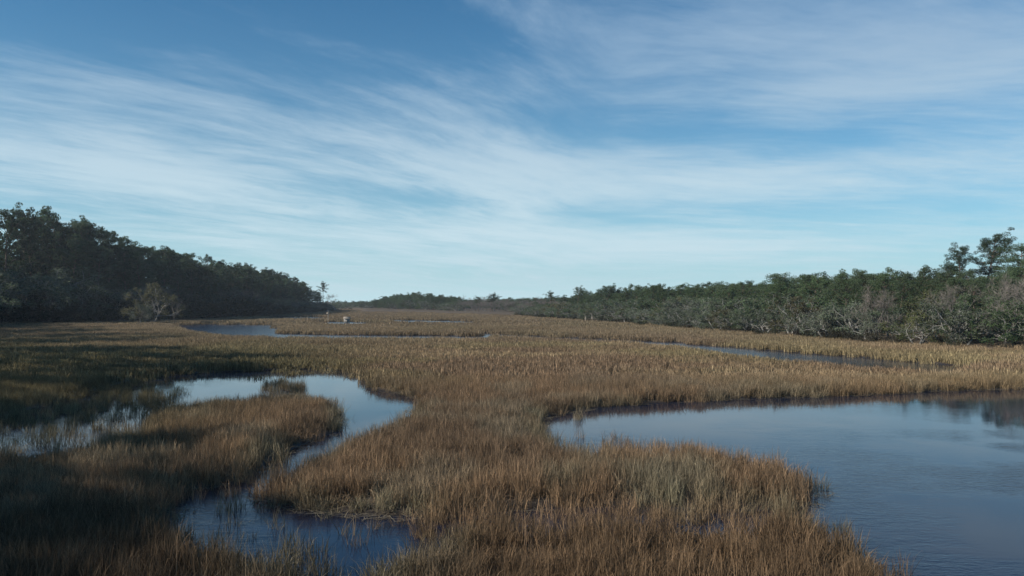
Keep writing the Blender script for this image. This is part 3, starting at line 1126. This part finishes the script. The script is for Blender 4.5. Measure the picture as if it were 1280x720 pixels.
# trees that stand up out of the skyline
for (u, D, ytop, kd, var, wd, lab) in [
        (1228, 176, 293, 'skypine', 1, 1.05, 'tallest skyline pine, wide spreading top with sky showing under it'),
        (1205, 172, 308, 'skypine', 0, 0.85, 'tall pine with layered branches directly beside the tallest skyline pine'),
        (1270, 150, 305, 'skypine', 2, 1.0, 'ragged pine at the picture edge beside the tallest skyline pine'),
        (1184, 168, 330, 'skypine', 1, 0.8, 'shorter pine stepping down beside the two tall spreading pines'),
        (755, 300, 357, 'skypine', 1, 1.5, 'broad dome-topped pine rising over the woods above the pale boat'),
        (721, 310, 359, 'skypine', 0, 0.9, 'slim two-tiered pine beside the dome-topped pine'),
        (689, 330, 365, 'skypine', 2, 1.3, 'small mushroom-shaped pine alone above the pinkish bare wood'),
        (613, 390, 367, 'skypine', 1, 1.2, 'round-headed pine at the end of the pinkish bare wood'),
        (598, 400, 371, 'skypine', 2, 1.2, 'low pine next to the round-headed pine of the far shore'),
        (818, 230, 357, 'skypine', 0, 0.8, 'thin wispy pine standing just above the dark green canopy'),
        (848, 222, 355, 'pine', 2, 1.3, 'broad crowned pine beside the thin wispy pine'),
        (872, 222, 356, 'pine', 3, 1.2, 'rounded pine right of the broad crowned pine over the canopy'),
        (993, 200, 347, 'pine', 1, 0.7, 'pointed narrow pine top above the middle of the blue creek'),
        (1050, 190, 343, 'pine', 4, 0.9, 'pine rising over the canopy behind the blue creek, farther of two'),
        (1082, 185, 342, 'pine', 5, 0.9, 'pine rising over the canopy behind the blue creek, nearer of two')]:
    X = PD(u, D)
    z0 = float(ground_z(np.array([[X, D]]))[0])
    H = ((377 - ytop) / FPX * D + CAM_H - z0) * 0.985
    tree(kd, X, D, H, lab, None, wd, var)
for (u, D, ytop, H_, w_, lab) in [(1266, 106, 345, 0, 0.75, 'big bare tree with pale branches fanning out under the ragged edge pine'),
                                  (1290, 101, 336, 0, 0.85, 'bare pale-branched tree cut by the picture edge'),
                                  (1190, 106, 352, 0, 0.9, 'slender bare tree in front of the two tall pines'),
                                  (1095, 116, 358, 0, 0.9, 'tall pale-branched bare tree behind the near end of the creek'),
                                  (1110, 115, 362, 0, 0.9, 'leaning pale bare tree next to the tall pale-branched one')]:
    X = PD(u, D)
    z0 = float(ground_z(np.array([[X, D]]))[0])
    tree('bare', X, D, (377 - ytop) / FPX * D + CAM_H - z0, lab, None, w_)

# far grove that closes the marsh --------------------------------------
GX = [412, 430, 445, 460, 480, 515, 545, 570, 600, 640, 690]
GY = [381, 379, 377, 377, 372, 367, 370, 372, 371, 372, 372]
for rn, D0, step, drop in (('front', 585, 5.0, 6.0), ('second', 596, 5.0, 4.0), ('back', 622, 5.0, 0.0)):
    u = 408.0
    while u < 700:
        D = D0 - 580 + interp([408, 455, 560, 640, 700], [590, 572, 441, 377, 305], u) + rng.uniform(-3, 3)
        X = PD(u, D)
        if u > 452 or rn != 'front':
            z0 = 1.0
            H = (377 - (interp(GX, GY, u) + drop)) / FPX * D + CAM_H - z0
            H *= rng.uniform(1.0, 1.14) if u < 572 else rng.uniform(0.9, 1.04)
            kd = ('fullpine' if rn in ('back', 'third') or rng.uniform() < 0.35 else 'oak') if u < 572 else ('bare' if rng.uniform() < 0.75 or rn == 'back' else 'oak')
            nm = 'rounded far grove' if 455 < u < 572 else 'pinkish bare wood' if u >= 572 else 'low wood beyond the dark ridge'
            tree(kd, X, D, max(H, 6), '%s %s in the %s row of the %s' % (nth((nm, kd, rn)), WORD[kd], rn, nm), 'trees closing the far end of the marsh', width=1.7 if kd != 'bare' else 1.9, z=z0)
        u += step / D * FPX * rng.uniform(0.8, 1.2)

# left hand ridge ------------------------------------------------------
LX = [-400, 0, 12, 35, 55, 75, 100, 118, 140, 165, 200, 240, 262, 300, 335, 365, 395, 405, 412]
LY = [250, 252, 258, 254, 262, 264, 276, 285, 297, 303, 310, 316, 322, 330, 338, 346, 356, 366, 381]


def lsect(u):
    if u < 0:
        return 'before the picture edge'
    if u < 70:
        return 'at the tall near end'
    if u < 140:
        return 'above the dark cedar thicket'
    if u < 220:
        return 'behind the bushy pale tree'
    if u < 300:
        return 'behind the twin bare bushes'
    if u < 360:
        return 'above the blue far pond'
    return 'at the far low end'


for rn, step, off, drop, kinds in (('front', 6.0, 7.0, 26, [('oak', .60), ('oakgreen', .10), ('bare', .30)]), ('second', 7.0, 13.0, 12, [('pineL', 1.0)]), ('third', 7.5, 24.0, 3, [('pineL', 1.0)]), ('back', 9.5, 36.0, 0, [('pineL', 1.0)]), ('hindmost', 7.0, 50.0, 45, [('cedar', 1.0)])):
    for (p, nrm) in walk(LEFT_SHORE, step, 0, len(LEFT_SHORE) - 6, 0.5):
        s_ = 1 if inside(np.array([p + nrm * off]), WL)[0] else -1
        X, Y = p + nrm * off * s_
        u, v = pix(X, Y, 0)
        if u < -140 or (u > 412):
            continue
        if rn != 'front' and u > 404:
            continue
        r_ = rng.uniform()
        acc = 0
        for kd, pr in kinds:
            acc += pr
            if r_ <= acc:
                break
        z0 = float(ground_z(np.array([[X, Y]]))[0])
        H = ((377 - (interp(LX, LY, u) + drop * (1 if u < 250 else 0.6))) / FPX * Y + CAM_H - z0) * rng.uniform(0.83, 1.06)
        if rn == 'front' and kd != 'pineL':
            H *= 0.66
        H = max(H, 5)
        tree(kd, X, Y, H, '%s %s in the ridge %s row %s' % (nth((lsect(u), kd, rn)), WORD[kd], rn, lsect(u)), 'trees of the dark wooded ridge', width=(1.0 if kd == 'pineL' else 1.3) * (26 / max(H, 18)) ** 0.5 * (0.9 if kd == 'pineL' else 1))
tree('skypine', PD(404, 560), 560, 15.5, 'lone pine standing clear at the far low end of the dark ridge', None, 1.0, 2)
tree('bare', PD(408, 548), 548, 9.0, 'pinkish bare bush at the foot of the lone end pine', None, 1.5)
tree('bare', PD(398, 530), 530, 9.0, 'pinkish bare tree just before the lone end pine', None, 1.4)

BX = [-300, 0, 25, 60, 100, 130, 150, 165, 185, 212, 240, 270, 320, 345, 380, 412]
BY = [350, 356, 364, 364, 370, 374, 362, 364, 378, 374, 363, 365, 370, 379, 383, 386]
for (p, nrm) in walk(LEFT_SHORE, 5.6, 0, len(LEFT_SHORE) - 6, 0.4):
    s_ = 1 if inside(np.array([p + nrm * 3]), WL)[0] else -1
    X, Y = p + nrm * s_ * 1.0
    u, v = pix(X, Y, 0)
    if u < -200 or u > 415:
        continue
    H = (377 - interp(BX, BY, u)) / FPX * Y + CAM_H - 0.6
    H = max(2.5, H * rng.uniform(0.82, 1.08))
    tree('cedar', X, Y, H, '%s dark cedar of the marsh edge thicket %s' % (nth((lsect(u), 'cedar')), lsect(u)), 'dark cedars along the marsh edge', width=1.15 * (8 / max(H, 6)) ** 0.4)
for (u, D, ytop, kd, w_, lab) in [
        (178, 220, 371, 'oak', 0.85, 'bushy pale tree in front of the dark cedar thicket'),
        (190, 224, 350, 'olive', 1.0, 'pale green tree right behind the bushy pale tree'),
        (276, 300, 371, 'bare', 1.2, 'nearer of the twin bare bushes before the dark trees'),
        (292, 306, 372, 'bare', 1.2, 'second of the twin bare bushes, touching the nearer one'),
        (333, 345, 377, 'bare', 1.4, 'grey bare bush standing alone by the blue far pond'),
        (218, 232, 370, 'bare', 0.9, 'small bare tree with a white trunk among the cedars'),
        ]:
    X = PD(u, D)
    tree(kd, X, D, (377 - ytop) / FPX * D + CAM_H - 0.3, lab, None, w_)

# the near wood beside the drone, left of the view: it throws its shade over the near reeds
rng = np.random.default_rng(5)
for i in range(15):
    Y = -30 + 3.0 * i + rng.uniform(-1.5, 1.5)
    tree('pine' if i % 2 else 'pineL', (-44 if Y < -1 else -53) + rng.uniform(-6, 4), Y, rng.uniform(19, 25), 'outermost pine of the near wood, just outside the picture, %s along' % nth('edgewood'), 'pines of the near wood beside the view', 1.2)
for i in range(36):
    Y = -22 + 5.8 * i + rng.uniform(-2, 2)
    X = float(np.interp(Y, [-30, 0, 30, 60, 90, 130, 170, 215], [-44, -47, -50, -54, -73, -100, -126, -156])) - rng.uniform(4, 26) - (4 if Y > 90 else 0)
    part = 'beside the drone' if Y < 50 else 'halfway to the ridge' if Y < 120 else 'next to the ridge'
    tree('pine' if i % 3 else 'pineL', X, Y, rng.uniform(18, 25), 'pine of the near wood %s, just outside the picture, %s along' % (part, nth(part)), 'pines of the near wood beside the view', 1.15)


# the woods behind, that read as one mass over the crowns of the shore trees
wc = bpy.data.collections.new('wood_crowns')
for k, pr in enumerate([KIND['fullpine'][q] for q in range(4)] + [KIND['oakgreen'][0]]):
    o = bpy.data.objects.new('crown_%d' % k, pr['crown'])
    wc.objects.link(o)
SCATTER['wood'] = scatter_group(wc)
GRASS_SETS['wood'] = (wc, 5)
u_ = rng.uniform(405, 1290, 2600)
off = rng.uniform(0, 1, 2600)
shoreD = np.interp(u_, [405, 455, 560, 640, 700, 780, 850, 900, 1000, 1080, 1180, 1290], [640, 625, 495, 425, 340, 285, 240, 212, 192, 172, 160, 150])
D_ = shoreD + 5 + off * 130
k = rng.uniform(0, 1, 2600) < D_ / 900.0 + 0.25
u_, D_, shoreD = u_[k], D_[k], shoreD[k]
X_ = (u_ - 640) / FPX * D_
tp = np.where(u_ < 600, np.interp(u_, GX, GY), np.interp(u_, TOPX, TOPY)) + 0.8
z_ = ground_z(np.column_stack([X_, D_]))
H_ = np.minimum(((377 - tp) / FPX * D_ + CAM_H - z_) * (rng.uniform(0.60, 0.86, len(u_)) + 0.16 * (u_ < 575) + 0.22 * (rng.uniform(0, 1, len(u_)) < 0.05)), 17.0)
me = bpy.data.meshes.new('distant_wood')
me.vertices.add(len(u_))
me.vertices.foreach_set('co', np.column_stack([X_, D_, z_]).ravel())
sc_ = (H_ / 14.0)
scl = np.column_stack([sc_ * 1.25, sc_ * 1.25, sc_])
rot = np.column_stack([np.zeros(len(u_)), np.zeros(len(u_)), rng.uniform(0, 6.28, len(u_))])
me.attributes.new('idx', 'INT', 'POINT').data.foreach_set('value', rng.integers(0, 5, len(u_)).astype(np.int32))
me.attributes.new('rot', 'FLOAT_VECTOR', 'POINT').data.foreach_set('vector', rot.astype(np.float32).ravel())
me.attributes.new('scl', 'FLOAT_VECTOR', 'POINT').data.foreach_set('vector', scl.astype(np.float32).ravel())
o = obj('distant_wood', me, kind='stuff', label='far green wood that closes the view behind the shore trees')
md = o.modifiers.new('scatter', 'NODES')
md.node_group = SCATTER['wood']


# ------------------------------------------------------------------ small things on the far banks
def plain(name, c, rough=0.7, c2=None):
    m, N = new_mat(name)
    co = N.node('ShaderNodeTexCoord').outputs['Object']
    n = N.noise(co, 6.0, 5, 0.6)
    col = N.mix(n, c, c2 or tuple(x * 0.7 for x in c))
    bs = N.node('ShaderNodeBsdfPrincipled', Base_Color=col, Roughness=rough)
    N.l.new(bs.outputs[0], N.node('ShaderNodeOutputMaterial').inputs[0])
    return m


M_WHITE = plain('chalky_paint', (0.30, 0.28, 0.25), 0.8)
M_WOODP = plain('weathered_wood', (0.32, 0.27, 0.21), 0.85)


def box(b, x0, x1, y0, y1, z0, z1):
    v = [(x, y, z) for z in (z0, z1) for x, y in ((x0, y0), (x1, y0), (x1, y1), (x0, y1))]
    b.add(v, [(3, 2, 1, 0), (4, 5, 6, 7), (0, 1, 5, 4), (1, 2, 6, 5), (2, 3, 7, 6), (3, 0, 4, 7)])


def make_boat(X, Y, L, label, rz):
    t_ = thing('rowing_boat', label, 'boat', (X, Y, float(ground_z(np.array([[X, Y]]))[0]) + 0.45), rz)
    b = MB()
    st = np.linspace(0, 1, 9)
    hw = 0.62 * np.array([0.75, 0.86, 0.95, 1.0, 1.0, 0.92, 0.75, 0.45, 0.04])
    sheer = 0.55 + 0.25 * st ** 2
    prof = []
    for s_, w_, h_ in zip(st, hw, sheer):
        x = (s_ - 0.5) * L
        prof.append([(x, -w_, h_), (x, -w_ * 0.92, 0.22), (x, -w_ * 0.55, 0.02 + 0.2 * s_ ** 4), (x, 0, 0.2 * s_ ** 4), (x, w_ * 0.55, 0.02 + 0.2 * s_ ** 4), (x, w_ * 0.92, 0.22), (x, w_, h_)])
    V = np.array(prof)
    n = 7
    f = [(i * n + j, i * n + j + 1, (i + 1) * n + j + 1, (i + 1) * n + j) for i in range(8) for j in range(n - 1)]
    b.add(V.reshape(-1, 3), f)
    b.f.append(np.array([[0, 1, 2], [0, 2, 3], [0, 3, 6], [3, 4, 6], [4, 5, 6]]))
    hull = obj('hull', b.mesh('hull', M_WHITE), t_)
    sol = hull.modifiers.new('thickness', 'SOLIDIFY')
    sol.thickness = 0.05
    for s_ in (-0.25, 0.15):
        b = MB()
        box(b, s_ * L - 0.13, s_ * L + 0.13, -0.55, 0.55, 0.38, 0.42)
        obj('seat', b.mesh('seat', M_WOODP), t_)


X, Y = P(766, 402.6)
make_boat(X + 0.0, Y - 2, 3.2, 'small cream boat lying at the foot of the trees under the dome-topped pine', 0.35)

# low wooden landing beside it
X, Y = P(744, 403.4)
t_ = thing('wooden_landing', 'low brown wooden landing on posts beside the cream boat', 'dock', (X, Y, 0.0), 0.05)
for k in range(14):
    b = MB()
    box(b, -3.2 + k * 0.46, -3.2 + k * 0.46 + 0.42, -0.8, 0.8, 1.15, 1.21)
    obj('plank', b.mesh('plank', M_WOODP), t_)
for sx in (-3.0, -1.0, 1.0, 3.0):
    for sy in (-0.7, 0.7):
        b = MB()
        b.tube(np.array([(sx, sy, -0.4), (sx, sy, 1.9)]), [0.11, 0.09], 8)
        obj('post', b.mesh('post', M_WOODP), t_)

# small pale hut on the far bank
X, Y = P(433.5, 403.4)
t_ = thing('hut', 'tiny pale gabled hut on the bank of the far bright creek', 'hut', (X, Y, 0.1), 0.3)
b = MB(); box(b, -0.85, 0.85, -0.7, 0.7, 0, 1.15); obj('wall', b.mesh('wall', M_WHITE), t_)
b = MB()
b.add([(-1.0, -0.85, 1.15), (1.0, -0.85, 1.15), (1.0, 0.85, 1.15), (-1.0, 0.85, 1.15), (-1.0, 0, 1.75), (1.0, 0, 1.75)], [(0, 1, 5, 4), (2, 3, 4, 5)])
b.f.append(np.array([[0, 4, 3], [1, 2, 5]]))
obj('roof', b.mesh('roof', M_WOODP), t_)
b = MB(); box(b, -0.3, 0.3, -0.73, -0.703, 0.05, 1.0); obj('door', b.mesh('door', M_WOODP), t_)

# pilings of an old boardwalk on the far bank
t_ = thing('channel_marker', 'thin pale pole with a short crosspiece by the far creek, near the lone end pine', 'pole', (*P(410, 402.5), -0.3), 0)
b = MB(); b.tube(np.array([(0, 0, 0), (0.05, 0, 4.0)]), [0.10, 0.08], 8); obj('post', b.mesh('post', M_WHITE), t_)
b = MB(); box(b, -0.5, 0.5, -0.04, 0.04, 2.9, 3.3); obj('crosspiece', b.mesh('crosspiece', M_WOODP), t_)
for k, (u, v) in enumerate([(369, 401.8), (376, 402), (385, 402.1), (392, 402.3), (399, 402.4)]):
    t_ = thing('piling', 'old dark piling on the far bank, %s one towards the pale pole' % ORD[k], 'piling', (*P(u, v), -0.4), 0, group='pilings on the far bank')
    b = MB(); b.tube(np.array([(0, 0, 0), (0.03, 0.02, 2.0)]), [0.13, 0.12], 8); obj('post', b.mesh('post', M_BARK_DARK), t_)
    b = MB(); b.tube(np.array([(0.03, 0.02, 2.0), (0.03, 0.02, 2.08)]), [0.16, 0.1], 8); obj('cap', b.mesh('cap', M_WOODP), t_)


# ------------------------------------------------------------------ the air over the marsh
m, N = new_mat('thin_haze')
pv = N.node('ShaderNodeVolumePrincipled', Density=0.00015)
pv.inputs['Color'].default_value = (0.80, 0.90, 1.0, 1)
pv.inputs['Anisotropy'].default_value = 0.2
N.l.new(pv.outputs[0], N.node('ShaderNodeOutputMaterial').inputs['Volume'])
b = MB()
box(b, -1500, 1500, -400, 1600, -2.0, 60)
obj('haze', b.mesh('haze', m), kind='stuff', label='thin pale haze over the whole marsh')
